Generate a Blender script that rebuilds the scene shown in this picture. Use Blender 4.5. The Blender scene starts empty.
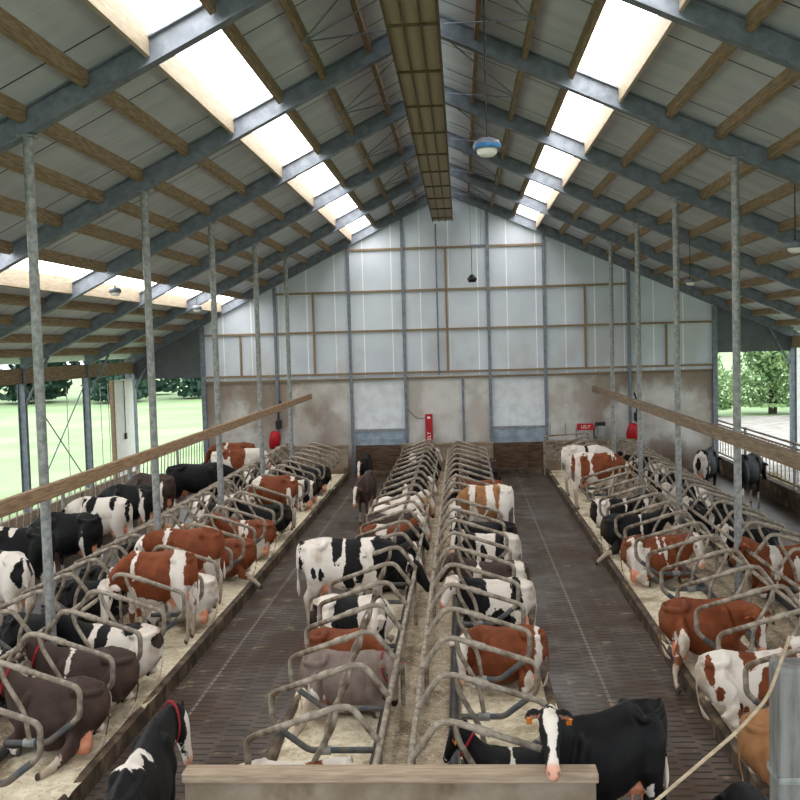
import bpy, bmesh, math, random
import numpy as np
from mathutils import Vector, Matrix
random.seed(7)
PI=math.pi
SC=bpy.context.scene; COL=SC.collection
# ------------------------------------------------------------------ helpers
def link(name, me, mat=None, parent=None, loc=(0,0,0)):
    o=bpy.data.objects.new(name,me); COL.objects.link(o); o.location=loc
    if mat is not None:
        for m in (mat if isinstance(mat,(list,tuple)) else [mat]): me.materials.append(m)
    if parent is not None: o.parent=parent
    return o
class MB:
    "collects shapes for ONE mesh"
    def __init__(s): s.v=[]; s.f=[]; s.sm=[]; s.mi=[]; s.m=0
    def add(s,v,f,smooth=False):
        n=len(s.v); s.v+= [tuple(p) for p in v]
        for q in f: s.f.append(tuple(i+n for i in q)); s.sm.append(smooth); s.mi.append(s.m)
        return s
    def box(s,a,b):
        x0,y0,z0=[min(a[i],b[i]) for i in range(3)]; x1,y1,z1=[max(a[i],b[i]) for i in range(3)]
        v=[(x0,y0,z0),(x1,y0,z0),(x1,y1,z0),(x0,y1,z0),(x0,y0,z1),(x1,y0,z1),(x1,y1,z1),(x0,y1,z1)]
        return s.add(v,[(3,2,1,0),(4,5,6,7),(0,1,5,4),(1,2,6,5),(2,3,7,6),(3,0,4,7)])
    def prism(s,poly,axis,a,b):
        "poly in the two other axes, extruded along axis"
        n=len(poly)
        def P(p,t):
            return {0:(t,p[0],p[1]),1:(p[0],t,p[1]),2:(p[0],p[1],t)}[axis]
        v=[P(p,a) for p in poly]+[P(p,b) for p in poly]
        f=[tuple(range(n)),tuple(range(2*n-1,n-1,-1))]+[(i,i+n,(i+1)%n+n,(i+1)%n) for i in range(n)]
        return s.add(v,f)
    def tube(s,pts,r,n=8,fillet=0.0,cap=True,hint=(0,1,0)):
        P=[Vector(p) for p in pts]
        if fillet>0 and len(P)>2:
            Q=[P[0]]
            for i in range(1,len(P)-1):
                a,b,c=P[i-1],P[i],P[i+1]; d1=(a-b); d2=(c-b)
                t=min(fillet,d1.length*.49,d2.length*.49); p0=b+d1.normalized()*t; p1=b+d2.normalized()*t
                for k in range(6):
                    u=k/5; Q.append(p0*(1-u)**2+b*2*u*(1-u)+p1*u*u)
            Q.append(P[-1]); P=Q
        rr=r if isinstance(r,(list,tuple)) else [r]*len(P)
        v=[]; h=Vector(hint); prev=None
        for i,p in enumerate(P):
            t=((P[min(i+1,len(P)-1)]-P[max(i-1,0)])).normalized()
            if prev is None:
                if abs(t.dot(h))>.95: h=Vector((1,0,0)) if abs(t.x)<.9 else Vector((0,0,1))
                a=(h-t*t.dot(h)).normalized()
            else: a=(prev-t*t.dot(prev)).normalized()
            prev=a; b=t.cross(a)
            for k in range(n):
                w=2*PI*k/n; v.append(p+(a*math.cos(w)+b*math.sin(w))*rr[i])
        f=[]
        for i in range(len(P)-1):
            for k in range(n): f.append((i*n+k,i*n+(k+1)%n,(i+1)*n+(k+1)%n,(i+1)*n+k))
        s.add(v,f,True)
        if cap:
            s.add(v[:n],[tuple(range(n-1,-1,-1))]); s.add(v[-n:],[tuple(range(n))])
        return s
    def lathe(s,prof,c=(0,0,0),n=20):
        v=[];m=len(prof)
        for (r,z) in prof:
            for k in range(n): v.append((c[0]+r*math.cos(2*PI*k/n),c[1]+r*math.sin(2*PI*k/n),c[2]+z))
        f=[(i*n+k,i*n+(k+1)%n,(i+1)*n+(k+1)%n,(i+1)*n+k) for i in range(m-1) for k in range(n)]
        return s.add(v,f,True)
    def mesh(s,name):
        me=bpy.data.meshes.new(name); me.from_pydata(s.v,[],s.f); me.polygons.foreach_set('use_smooth',s.sm)
        me.polygons.foreach_set('material_index',s.mi); me.update()
        return me
    def obj(s,name,mat,parent=None,loc=(0,0,0)): return link(name,s.mesh(name),mat,parent,loc)
def tag(o,label,cat,group=None,kind=None):
    o['label']=label; o['category']=cat
    if group: o['group']=group
    if kind: o['kind']=kind
    return o
def struct(o): o['kind']='structure'; return o
def empty(name,loc=(0,0,0)):
    o=bpy.data.objects.new(name,None); COL.objects.link(o); o.location=loc; o.empty_display_size=.2; return o
def copy_tree(o,parent=None):
    c=o.copy(); COL.objects.link(c)
    if parent is not None: c.parent=parent
    for ch in list(o.children): copy_tree(ch,c)
    return c
def bevel(o,w=.01,seg=2):
    m=o.modifiers.new('bevel','BEVEL'); m.width=w; m.segments=seg; m.limit_method='ANGLE'; return o
ORD=['','first','second','third','fourth','fifth','sixth','seventh','eighth','ninth','tenth','eleventh','twelfth']
def ordn(n):
    return ORD[n] if n<len(ORD) else '%d%s'%(n,'th' if 10<=n%100<=20 else {1:'st',2:'nd',3:'rd'}.get(n%10,'th'))
# ------------------------------------------------------------------ materials
def srgb(r,g,b): return tuple(((c/255)/12.92 if c/255<=.04045 else ((c/255+.055)/1.055)**2.4) for c in (r,g,b))+(1,)
class NT:
    def __init__(s,name):
        s.mat=bpy.data.materials.new(name); s.mat.use_nodes=True; s.t=s.mat.node_tree; s.n=s.t.nodes; s.b=s.n['Principled BSDF']
        s.b.inputs['Specular IOR Level'].default_value=.3
    def new(s,t,**k):
        n=s.n.new(t)
        for a,v in k.items(): setattr(n,a,v)
        return n
    def L(s,a,b): s.t.links.new(a,b)
    def val(s,sock,v):
        if hasattr(v,'is_output'): s.L(v,sock)
        else: sock.default_value=v
    def math(s,op,a,b=0.0,c=None):
        n=s.new('ShaderNodeMath',operation=op); s.val(n.inputs[0],a); s.val(n.inputs[1],b)
        if c is not None: s.val(n.inputs[2],c)
        return n.outputs[0]
    def mix(s,f,a,b):
        n=s.new('ShaderNodeMix',data_type='RGBA'); s.val(n.inputs[0],f); s.val(n.inputs[6],a); s.val(n.inputs[7],b); return n.outputs[2]
    def ramp(s,v,lo,hi):
        n=s.new('ShaderNodeMapRange'); n.interpolation_type='SMOOTHSTEP'; s.val(n.inputs[0],v); n.inputs[1].default_value=lo; n.inputs[2].default_value=hi; return n.outputs[0]
    def coord(s,kind='Object'): return s.new('ShaderNodeTexCoord').outputs[kind]
    def noise(s,scale,detail=4,vec=None,rough=.55,stretch=None):
        n=s.new('ShaderNodeTexNoise'); n.inputs['Scale'].default_value=scale; n.inputs['Detail'].default_value=detail; n.inputs['Roughness'].default_value=rough
        v=vec if vec is not None else s.coord()
        if stretch:
            m=s.new('ShaderNodeMapping'); m.inputs['Scale'].default_value=stretch; s.L(v,m.inputs['Vector']); v=m.outputs[0]
        s.L(v,n.inputs['Vector']); return n.outputs[0]
    def xyz(s,kind='Object'):
        n=s.new('ShaderNodeSeparateXYZ'); s.L(s.coord(kind),n.inputs[0]); return n.outputs
    def bump(s,h,st=.3,d=.02):
        n=s.new('ShaderNodeBump'); n.inputs['Strength'].default_value=st; n.inputs['Distance'].default_value=d; s.L(h,n.inputs['Height']); s.L(n.outputs[0],s.b.inputs['Normal'])
    def out(s,c,rough=.6,metal=0.0):
        s.val(s.b.inputs['Base Color'],c); s.val(s.b.inputs['Roughness'],rough); s.b.inputs['Metallic'].default_value=metal; return s.mat
def mottled(name,c1,c2,scale=6,rough=.6,metal=0,stretch=None,bump=.2,lo=.35,hi=.65,c3=None,s3=1.2):
    t=NT(name); n=t.noise(scale,5,stretch=stretch); c=t.mix(t.ramp(n,lo,hi),c1,c2)
    if c3: c=t.mix(t.ramp(t.noise(s3,4),.52,.68),c,c3)
    if bump: t.bump(n,bump)
    return t.out(c,rough,metal)
M={}
M['galv']=mottled('galvanised_steel',srgb(150,150,148),srgb(118,120,120),14,.5,.25,bump=.05)
M['steel']=mottled('rafter_steel',srgb(122,128,137),srgb(102,108,117),6,.5,.15,bump=.04)
M['darksheet']=mottled('dark_wall_sheet',srgb(96,99,104),srgb(84,87,92),2,.6,bump=0)
M['purlin']=mottled('purlin_timber',srgb(152,130,104),srgb(118,98,76),7,.7,stretch=(6,.5,6))
M['trimwood']=mottled('pale_trim_wood',srgb(172,158,138),srgb(152,138,118),7,.7,stretch=(6,.5,6))
M['capwood']=mottled('pale_cap_wood',srgb(176,156,134),srgb(150,130,110),6,.8,stretch=(.5,6,6))
M['greywood']=mottled('grey_rail_timber',srgb(134,116,96),srgb(100,84,68),7,.75,stretch=(6,.4,6))
M['railwood']=mottled('rail_timber',srgb(158,128,100),srgb(122,96,74),7,.75,stretch=(6,.4,6))
M['tube']=mottled('dirty_tube_steel',srgb(164,153,138),srgb(122,111,98),11,.55,.15,bump=.08,c3=srgb(90,72,56),s3=3)
M['lowtube']=mottled('dark_lower_tube',srgb(70,76,84),srgb(96,92,86),8,.5,.2,bump=.08,c3=srgb(104,88,70),s3=4)
M['pipe']=mottled('black_brisket_pipe',srgb(38,42,48),srgb(66,64,62),6,.5,bump=.05)
M['kerb']=mottled('muddy_kerb_concrete',srgb(52,42,34),srgb(90,75,60),4,.75,c3=srgb(118,100,78),s3=2.5,bump=.4)
M['concrete']=mottled('stained_concrete',srgb(150,138,122),srgb(124,108,90),2.2,.8,c3=srgb(92,72,54),s3=1.3,bump=.2)
M['pale_concrete']=mottled('pale_feed_concrete',srgb(176,172,164),srgb(148,142,132),1.5,.8)
M['white']=mottled('white_sheet',srgb(214,218,222),srgb(198,202,206),3,.5,bump=0)
M['bluegrey']=mottled('blue_grey_sheet',srgb(150,164,176),srgb(124,138,150),3,.5,bump=0)
M['brownboard']=mottled('brown_boards',srgb(104,82,64),srgb(70,54,42),3,.8,stretch=(1,1,8))
M['red']=mottled('red_paint',srgb(176,22,34),srgb(150,16,28),5,.4,bump=0)
M['whitepaint']=mottled('white_paint',srgb(235,235,232),srgb(225,225,222),5,.5,bump=0)
M['black']=mottled('black_plastic',srgb(24,24,26),srgb(36,36,38),8,.5,bump=0)
M['blue']=mottled('blue_rim',srgb(40,96,150),srgb(60,120,170),20,.4,bump=0)
M['collar_red']=mottled('red_strap',srgb(170,34,48),srgb(130,24,36),30,.6,bump=0)
M['tag']=mottled('orange_tag',srgb(226,132,42),srgb(214,118,36),20,.5,bump=0)
M['bark']=mottled('bark',srgb(92,84,70),srgb(60,54,44),4,.9,stretch=(4,4,1),bump=.5)
M['dome']=mottled('milky_dome',srgb(228,226,220),srgb(220,218,212),10,.3,bump=0)
M['greypost']=mottled('weathered_post',srgb(122,120,120),srgb(92,88,86),3,.8,stretch=(5,5,.8),bump=.3)
# roof sheet with seams across the slope
def roofmat():
    t=NT('grey_roof_panel'); x,y,z=t.xyz(); f=t.math('FRACT',t.math('DIVIDE',t.math('ADD',y,100-12+1.1145),2.229))
    d=t.math('LESS_THAN',f,.018); f2=t.math('FRACT',t.math('ADD',f,.5)); l=t.math('LESS_THAN',f2,.016)
    c=t.mix(t.ramp(t.noise(.8,4,stretch=(1,3,1)),.35,.65),srgb(200,203,212),srgb(184,188,198))
    c=t.mix(d,c,srgb(60,60,64)); c=t.mix(l,c,srgb(206,206,208)); return t.out(c,.55)
M['roof']=roofmat()
def wallmat():
    t=NT('white_wall_panel'); x,y,z=t.xyz(); f=t.math('FRACT',t.math('DIVIDE',t.math('ADD',x,100.35),.98)); l=t.math('LESS_THAN',f,.035)
    c=t.mix(t.ramp(t.noise(.5,5),.3,.7),srgb(204,210,220),srgb(184,190,200)); c=t.mix(l,c,srgb(238,240,242))
    dirt=t.math('MULTIPLY',t.ramp(t.noise(.55,5,stretch=(1,1,.6)),.46,.62),t.ramp(z,6.5,3.2)); 
    c=t.mix(t.math('MULTIPLY',dirt,.3),c,srgb(150,128,104))
    return t.out(c,.5)
M['wall']=wallmat()
def lowwall():
    t=NT('stained_lower_wall'); x,y,z=t.xyz()
    c=t.mix(t.ramp(t.noise(.9,5),.4,.6),srgb(200,198,194),srgb(176,170,162))
    side=t.ramp(t.math('ABSOLUTE',t.math('ADD',x,.4)),2.2,5.5)
    st=t.ramp(t.math('ADD',t.noise(.5,6,stretch=(1,1,.8)),t.math('MULTIPLY',side,.10)),.5,.66)
    c=t.mix(t.math('MULTIPLY',st,t.math('ADD',.12,t.math('MULTIPLY',side,.6))),c,srgb(112,88,68))
    low=t.ramp(t.math('ADD',z,t.math('MULTIPLY',t.noise(1.6,4),.9)),1.6,.7)
    c=t.mix(t.math('MULTIPLY',low,.75),c,srgb(96,74,56)); return t.out(c,.75)
M['lowwall']=lowwall()
def slats():
    t=NT('slatted_concrete'); x,y,z=t.xyz()
    w=.30;p=.155
    u=t.math('DIVIDE',t.math('ADD',x,50),w); col=t.math('FLOOR',u); fx=t.math('FRACT',u)
    v=t.math('ADD',t.math('DIVIDE',y,p),t.math('MULTIPLY',t.math('MODULO',col,2),.5)); fy=t.math('FRACT',v)
    s=t.math('MULTIPLY',t.math('LESS_THAN',fy,.2),t.math('MULTIPLY',t.math('GREATER_THAN',fx,.08),t.math('LESS_THAN',fx,.92)))
    joint=t.math('LESS_THAN',t.math('FRACT',t.math('DIVIDE',t.math('ADD',x,50.28),1.3)),.03)
    n=t.noise(2.5,6); c=t.mix(t.ramp(n,.35,.65),srgb(70,58,50),srgb(90,78,69))
    c=t.mix(t.ramp(t.noise(.55,6),.46,.6),c,srgb(70,52,38)); c=t.mix(t.math('MULTIPLY',joint,.6),c,srgb(140,134,128))
    wet=t.ramp(t.noise(.45,4),.45,.6)
    c=t.mix(t.math('MULTIPLY',t.ramp(t.noise(3.3,5),.60,.70),.6),c,srgb(150,134,104))
    c=t.mix(s,c,srgb(22,18,16)); h=t.math('SUBTRACT',t.math('MULTIPLY',n,.3),s); t.bump(h,.6,.02)
    return t.out(c,t.math('SUBTRACT',.62,t.math('MULTIPLY',wet,.3)))
M['slats']=slats()
M['shaded_dung']=mottled('shaded_dung_floor',srgb(60,50,43),srgb(84,73,65),2.5,.36,bump=.3)  # dung-covered floor, its colour also darkened to stand in for feed kerb shade
def sand(name,a,b,c3):
    t=NT(name); n=t.noise(5,6); c=t.mix(t.ramp(n,.35,.65),a,b); c=t.mix(t.ramp(t.noise(1.6,6),.53,.66),c,c3)
    c=t.mix(t.math('MULTIPLY',t.ramp(t.noise(14,4),.52,.62),.45),c,c3); c=t.mix(t.math('MULTIPLY',t.ramp(t.noise(26,3,stretch=(1,3,1)),.57,.66),.6),c,srgb(236,226,198))
    t.bump(t.math('ADD',n,t.noise(30,3)),.5,.03); return t.out(c,.9)
M['sand']=sand('straw_and_sand',srgb(224,212,188),srgb(200,186,160),srgb(152,134,108))
M['headsand']=sand('trodden_sand',srgb(168,152,130),srgb(138,122,102),srgb(104,88,72))
M['feed']=sand('feed_heap',srgb(150,136,96),srgb(118,104,70),srgb(160,148,112))
def grass():
    t=NT('field_grass'); c=t.mix(t.ramp(t.noise(.15,6),.35,.65),srgb(160,182,136),srgb(140,166,116)); return t.out(c,.9)
M['grass']=grass()
def leafmat(name,a,b):
    t=NT(name); n=t.noise(.9,4); return t.out(t.mix(t.ramp(n,.35,.65),a,b),.7)
M['leaf']=leafmat('leaf_green',srgb(150,176,120),srgb(104,140,86))
M['leafdark']=leafmat('leaf_dark',srgb(56,84,66),srgb(40,64,52))
def emit(name,col,st):
    m=bpy.data.materials.new(name); m.use_nodes=True; t=m.node_tree; t.nodes.clear(); e=t.nodes.new('ShaderNodeEmission'); o=t.nodes.new('ShaderNodeOutputMaterial')
    e.inputs[0].default_value=col; e.inputs[1].default_value=st; t.links.new(e.outputs[0],o.inputs[0]); return m
SKY_E=10.0
M['skylight']=emit('daylit_rooflight',(1,.99,.97,1),SKY_E)
def mesh_panel():
    t=NT('olive_vent_mesh'); x,y,z=t.xyz(); g=t.math('FRACT',t.math('MULTIPLY',y,14)); c=t.mix(t.math('LESS_THAN',g,.3),srgb(158,144,120),srgb(130,117,96)); return t.out(c,.7)
M['vent']=mesh_panel()
M['ventbar']=mottled('vent_frame',srgb(96,82,58),srgb(80,66,46),6,.7,bump=0)
# cow coats
def coatmat(name,a,b):
    t=NT(name)
    def at(n): q=t.new('ShaderNodeAttribute'); q.attribute_name=n; return q.outputs['Fac']
    n1=t.noise(9,4,rough=.6); n2=t.noise(38,2)
    cc=t.math('ADD',at('coat'),t.math('MULTIPLY',t.math('SUBTRACT',n1,.5),.16)); cc=t.math('ADD',cc,t.math('MULTIPLY',t.math('SUBTRACT',n2,.5),.03)); cc=t.math('ADD',cc,t.math('MULTIPLY',t.math('SUBTRACT',t.noise(4.2,2),.5),.17))
    m=t.ramp(cc,-.008,.008)
    dirt=t.ramp(t.math('ADD',t.noise(3.2,5),t.math('MULTIPLY',at('low'),.3)),.52,.76)
    w=t.mix(t.math('MULTIPLY',dirt,.7),srgb(218,208,198),srgb(150,126,102))
    d=t.mix(t.ramp(t.noise(5,4),.3,.7),a,b); d=t.mix(t.math('MULTIPLY',t.math('MULTIPLY',dirt,at('low')),.4),d,srgb(110,88,66))
    c=t.mix(m,w,d); c=t.mix(at('skin'),c,t.mix(t.ramp(n1,.35,.65),srgb(226,160,132),srgb(206,130,98))); c=t.mix(at('dark'),c,srgb(20,16,15))
    t.bump(t.noise(60,3,stretch=(1,3,3)),.15,.01); t.b.inputs['Specular IOR Level'].default_value=.18
    t.b.inputs['Sheen Weight'].default_value=.0
    return t.out(c,.62)
M['c_black']=coatmat('black_coat',srgb(11,11,13),srgb(20,19,21))
M['c_red']=coatmat('red_coat',srgb(128,68,38),srgb(102,51,28))
M['c_brown']=coatmat('brown_coat',srgb(72,56,50),srgb(54,41,37))
M['c_grey']=coatmat('greybrown_coat',srgb(134,118,110),srgb(112,97,90))
M['c_tan']=coatmat('tan_coat',srgb(158,112,72),srgb(132,90,56))
# ------------------------------------------------------------------ layout
H=4.5; B=4.458; FY=lambda k:12+B*k
YW=34.28; YN=-1.6
RX=-.4; RZ=9.5; SL=.494; SR=.452
def rz(x,off=0): return RZ+off-(SL*(RX-x) if x<RX else SR*(x-RX))
KL,KR=-3.9,2.72; CLk,CRk=-2.15,1.02; PL,PR=-5.19,4.43
LOk,ROk=-6.56,5.86; BZ=.2; YB0,YB1=7.9,33.4
# ------------------------------------------------------------------ camera
F=1000.
yw,pt,ro=[math.radians(a) for a in (3.585,3.233,-1.581)]
fw=Vector((-math.sin(yw)*math.cos(pt),math.cos(yw)*math.cos(pt),-math.sin(pt)))
r0=Vector((math.cos(yw),math.sin(yw),0)); u0=r0.cross(fw)
rt=r0*math.cos(ro)+u0*math.sin(ro); up=-r0*math.sin(ro)+u0*math.cos(ro)
cam=bpy.data.cameras.new('camera'); co=bpy.data.objects.new('camera',cam); COL.objects.link(co)
cam.sensor_width=36; cam.lens=F*36/800; cam.clip_start=.05; cam.clip_end=1000
R=Matrix((rt,up,-fw)).transposed().to_4x4(); R.translation=Vector((0,0,H)); co.matrix_world=R; SC.camera=co
def un(px,py,ax,val):
    d=fw+rt*((px-400)/F)-up*((py-400)/F); C=Vector((0,0,H)); return C+d*((val-C[ax])/d[ax])
# ------------------------------------------------------------------ ground and floors
g=MB(); g.box((-160,-30,-.5),(160,260,-.06)); struct(g.obj('ground',M['grass']))
y=MB(); y.box((8.6,34.6,-.3),(60,56,-.03)); struct(y.obj('yard_floor',M['pale_concrete']))
f=MB(); f.box((-6.6,YN,-.4),(5.9,34.5,0)); struct(f.obj('floor',M['slats']))
for a_,b_ in ((-8.95,-6.6),(5.9,8.45)): f=MB(); f.box((a_,YN,-.4),(b_,34.5,0)); struct(f.obj('feed_alley_floor',M['shaded_dung']))
f=MB(); f.box((-11.6,YN,-.4),(-8.95,34.6,.02)); struct(f.obj('feed_passage_floor',M['pale_concrete']))
f=MB(); f.box((8.45,YN,-.4),(11.4,34.6,.02)); struct(f.obj('feed_passage_floor',M['pale_concrete']))
# ------------------------------------------------------------------ roof
def slab(x0,x1,y0,y1,off0,off1,mb=None):
    mb=mb or MB()
    v=[(x0,y0,rz(x0,off0)),(x1,y0,rz(x1,off0)),(x1,y1,rz(x1,off0)),(x0,y1,rz(x0,off0)),(x0,y0,rz(x0,off1)),(x1,y0,rz(x1,off1)),(x1,y1,rz(x1,off1)),(x0,y1,rz(x0,off1))]
    mb.add(v,[(3,2,1,0),(4,5,6,7),(0,1,5,4),(1,2,6,5),(2,3,7,6),(3,0,4,7)]); return mb
O1=.34
SK_LU=(-3.65,-2.87); SK_LL=(-8.22,-7.5); SK_R=(1.88,2.62)
EL,ER=-11.75,11.35
SKN=FY(-2)  # rooflights start here
def roof_side(name,strips,skys,purl):
    mb=MB()
    for a,b in strips: slab(a,b,YN,34.5,O1,O1+.08,mb)
    for a,b in skys: slab(a,b,YN,SKN,O1,O1+.08,mb)
    c=struct(mb.obj(name,M['roof']))
    for k in range(-2,6):
        yy=FY(k) if k<5 else YW-.12
        if k==5: yy=YW-.12
        r=MB()
        xs=(RX,EL+.3) if 'left' in name else (RX,ER-.3)
        a,b=xs
        def bar(off0,off1,w):
            v=[]
            for s in (-w,w):
                v+=[(a,yy+s,rz(a,off0)),(b,yy+s,rz(b,off0)),(b,yy+s,rz(b,off1)),(a,yy+s,rz(a,off1))]
            r.add(v,[(0,1,2,3),(7,6,5,4),(0,4,5,1),(1,5,6,2),(2,6,7,3),(3,7,4,0)])
        bar(-.0,.025,.09); bar(.02,.32,.012); bar(.315,.338,.09)
        r.obj('rafter',M['steel'],c)
    for k in range(-2,5):
        for x in purl:
            p=MB(); x0,x1=x-.035,x+.035
            slab(x0,x1,FY(k)+.06,(FY(k+1) if k<4 else YW-.12)-.06,.165,O1-.002,p); p.obj('purlin',M['purlin'],c)
    return c
cl=roof_side('ceiling_left',[(RX-.42,SK_LU[1]),(SK_LU[0],SK_LL[1]),(SK_LL[0],EL)],[SK_LU,SK_LL],[-1.37,-2.13,-2.84,-4.42,-5.2,-5.88,-6.6,-7.46,-8.85,-9.55,-10.3,-11.0])
cr=roof_side('ceiling_right',[(RX+.17,SK_R[0]),(SK_R[1],ER)],[SK_R],[.36,1.12,1.85,3.38,4.16,4.95,5.72,6.5,7.3,8.1,8.9,9.7,10.5])
# sag rods
for c,s in ((cl,-1),(cr,1)):
    for k in range(-1,5):
        ym=FY(k)+B/2
        xa=-2.13 if s<0 else 1.12; xb=-1.37 if s<0 else .36; xr=RX+s*.25
        for (p,q) in (((xa,ym),(xr,ym-B*.42)),((xa,ym),(xr,ym+B*.42)),((xa,ym),(xr,ym))):
            t=MB(); t.tube([(p[0],p[1],rz(p[0],.12)),(q[0],q[1],rz(q[0],.13))],.012,6); t.obj('sag_rod',M['steel'],c)
# rooflights and their trim
wn=0; tn=0
for (a,b),side in ((SK_LU,'L'),(SK_LL,'L'),(SK_R,'R')):
    for k in range(-2,5):
        wn+=1
        w=slab(a,b,FY(k)+.02,(FY(k+1) if k<4 else YW)-.02,O1+.09,O1+.11).obj('window_%d'%wn,M['skylight']); struct(w)
    for k in range(-2,5):
        tn+=1; lo=a if side=='L' else b
        t=MB(); y0,y1=FY(k)+.05,(FY(k+1) if k<4 else YW-.12)-.05
        slab(lo-.02,lo+.02,y0,y1,.1,O1+.2,t); struct(t.obj('trim_%d'%tn,M['trimwood']))
# ridge vent
rv=tag(empty('ridge_vent',(-.53,0,8.6)),'long olive meshed ventilation trunk hanging under the roof ridge','ventilation duct')
def cbox(a,b,name,mat,par):
    m=MB(); p=par.location; m.box([a[i]-p[i] for i in range(3)],[b[i]-p[i] for i in range(3)]); return m.obj(name,mat,par)
cbox((-.86,2,8.6),(-.2,34.1,8.62),'mesh_panel',M['vent'],rv)
for x in (-.86,-.2): cbox((x-.012,2,8.56),(x+.012,34.1,8.95),'side_board',M['ventbar'],rv)
for x in (-.645,-.42): cbox((x-.014,2,8.57),(x+.014,34.1,8.6),'long_bar',M['ventbar'],rv)
for i in range(14): 
    yy=FY(-2)+1.1+2.229*i
    cbox((-.88,yy-.02,8.565),(-.18,yy+.02,8.598),'cross_bar',M['ventbar'],rv)
for k in range(-2,5):
    m=MB(); 
    for x in (-.8,-.26): m.tube([(x+.53,FY(k)+.3,.3),(x+.53,FY(k)+.3,rz(x,.1)-8.6)],.012,6)
    m.obj('hanger',M['steel'],rv)
# ------------------------------------------------------------------ end wall
w=MB()
def wallpoly(xs,z0): 
    top=[(x,rz(x,.3)) for x in xs]; return [(xs[0],z0)]+[(xs[-1],z0)]+top[::-1]
w.prism(wallpoly([-8.98,RX,8.55],3.36),1,YW,YW+.12)
wb=struct(w.obj('wall_back',M['wall']))
for xs,z0 in (([EL,-8.98],3.5),([8.55,ER],3.9)):
    q=MB(); q.prism(wallpoly(xs,z0),1,YW,YW+.12); q.obj('side_sheet',M['darksheet'],wb)
lw=MB()
for a,b in ((-8.98,-3.73),(-2.0,.94),(2.82,8.55)): lw.box((a,YW,0),(b,YW+.12,3.36))
lw.obj('lower_wall',M['lowwall'],wb)
def onwall(name,a,b,mat): m=MB(); m.box(a,b); return m.obj(name,mat,wb)
for x,w_ in ((-8.96,.16),(-6.39,.09),(-3.81,.1),(-1.94,.1),(.96,.1),(2.84,.1),(5.66,.1),(8.5,.16)):
    onwall('wall_column',(x-w_/2,YW-.1,0),(x+w_/2,YW-.005,rz(x,0)),M['steel'])
for z,a,b in ((7.72,-3.8,2.84),(6.3,-6.39,5.66),(4.95,-8.96,8.5),(3.5,-8.96,8.5),(3.3,-8.96,8.5)):
    onwall('girt',(a,YW-.08,z-.035),(b,YW-.006,z+.035),M['purlin'] if z>3.4 else M['greywood'])
for x,a,b in ((-7.62,3.5,4.9),(-5.05,3.5,6.3),(-.47,3.5,7.7),(4.2,3.5,6.3),(6.9,3.5,4.9)):
    onwall('stud',(x-.035,YW-.075,a),(x+.035,YW-.007,b),M['purlin'])
m=MB(); m.tube([(-.78,YW-.14,8.5),(-.78,YW-.14,3.4)],.03,8); m.obj('drain_pipe',M['steel'],wb)
for x in (-.35,2.0): pass
m=MB(); m.box((-.02,YW-.04,1.0),(.06,YW-.005,3.25)); m.obj('panel_post',M['steel'],wb)
# rolling doors in the end wall
for i,(a,b) in enumerate(((-3.73,-2.0),(.94,2.82))):
    d=MB(); d.box((a,YW+.03,1.5),(b,YW+.09,3.37)); d=struct(d.obj('door_%d'%(i+1),M['white']))
    def part(n,p,q,mat,par=None): m=MB(); m.box(p,q); return m.obj(n,mat,par or d)
    part('door_blind',(a,YW-.01,.98),(b,YW+.03,1.58),M['bluegrey'])
    part('roller_tube',(a,YW-.05,1.5),(b,YW+.02,1.58),M['galv'])
    part('blind_batten',(a,YW-.03,1.2),(b,YW-.01,1.24),M['bluegrey'])
    bb=part('barrier_board',(a,YW-.02,.05),(b,YW+.06,1.02),M['brownboard'])
    part('door_step',(a,YW-.45,.004),(b,YW+.02,.14),M['kerb'])
    for x in (a+.6,a+1.25): part('barrier_post',(x-.03,YW-.06,.14),(x+.03,YW-.02,.98),M['brownboard'],bb)
# ------------------------------------------------------------------ side walls
tcount=tn
def side(x,sgn,nm):
    wl=MB(); wl.box((x-.06,YN,-.1),(x+.06,34.4,.35)); wl=struct(wl.obj('wall_'+nm,M['concrete']))
    ez=rz(x,.1)
    m=MB(); m.box((x-.05,YN,ez-.42),(x+.05,34.3,ez-.02)); m.obj('eave_beam',M['purlin'],wl)
    for k in range(-2,6):
        yy=FY(k) if k<5 else YW-.1
        m=MB(); m.box((x-.1,yy-.01,.35),(x+.1,yy+.01,ez-.02)); m.box((x-.1,yy-.07,.35),(x-.085,yy+.07,ez-.02)); m.box((x+.085,yy-.07,.35),(x+.1,yy+.07,ez-.02)); m.obj('side_column',M['steel'],wl)
        m=MB(); m.tube([(x-sgn*.1,yy,ez-.95),(x-sgn*.75,yy,rz(x-sgn*.75,0))],.04,6); m.obj('knee_brace',M['steel'],wl)
    for k in ((3,) if sgn<0 else (2,3)):
        for a,b in ((0,1),(1,0)):
            m=MB(); m.tube([(x-sgn*.05,FY(k)+.1,.4 if a==0 else ez-.5),(x-sgn*.05,FY(k+1)-.1,ez-.5 if a==0 else .4)],.018,6); m.obj('wind_brace',M['steel'],wl)
    return wl
wL=side(-11.45,-1,'left'); wR=side(11.05,1,'right')
for yy in (22.2,23.7,26.6,28.3,31.0,31.7):
    m=MB(); m.tube([(-11.45,yy,.35),(-11.45,yy,3.5)],.012,5); m.obj('net_wire',M['galv'],wL)
m=MB(); m.box((-11.42,32.0,.35),(-11.36,33.9,3.55)); m.obj('white_panel',M['whitepaint'],wL)
m=MB(); m.box((-11.46,31.86,.35),(-11.34,32.0,3.55)); m.obj('panel_post',M['purlin'],wL)
m=MB(); m.tube([(-11.33,32.9,3.5),(-11.33,32.9,1.7)],.015,6); m.box((-11.36,32.84,1.55),(-11.30,32.96,1.75)); m.obj('pull_cord',M['black'],wL)
m=MB(); m.box((11.1,YW-.05,0),(11.3,YW+.15,4.0)); m.obj('door_post',M['whitepaint'],wR)
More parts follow.
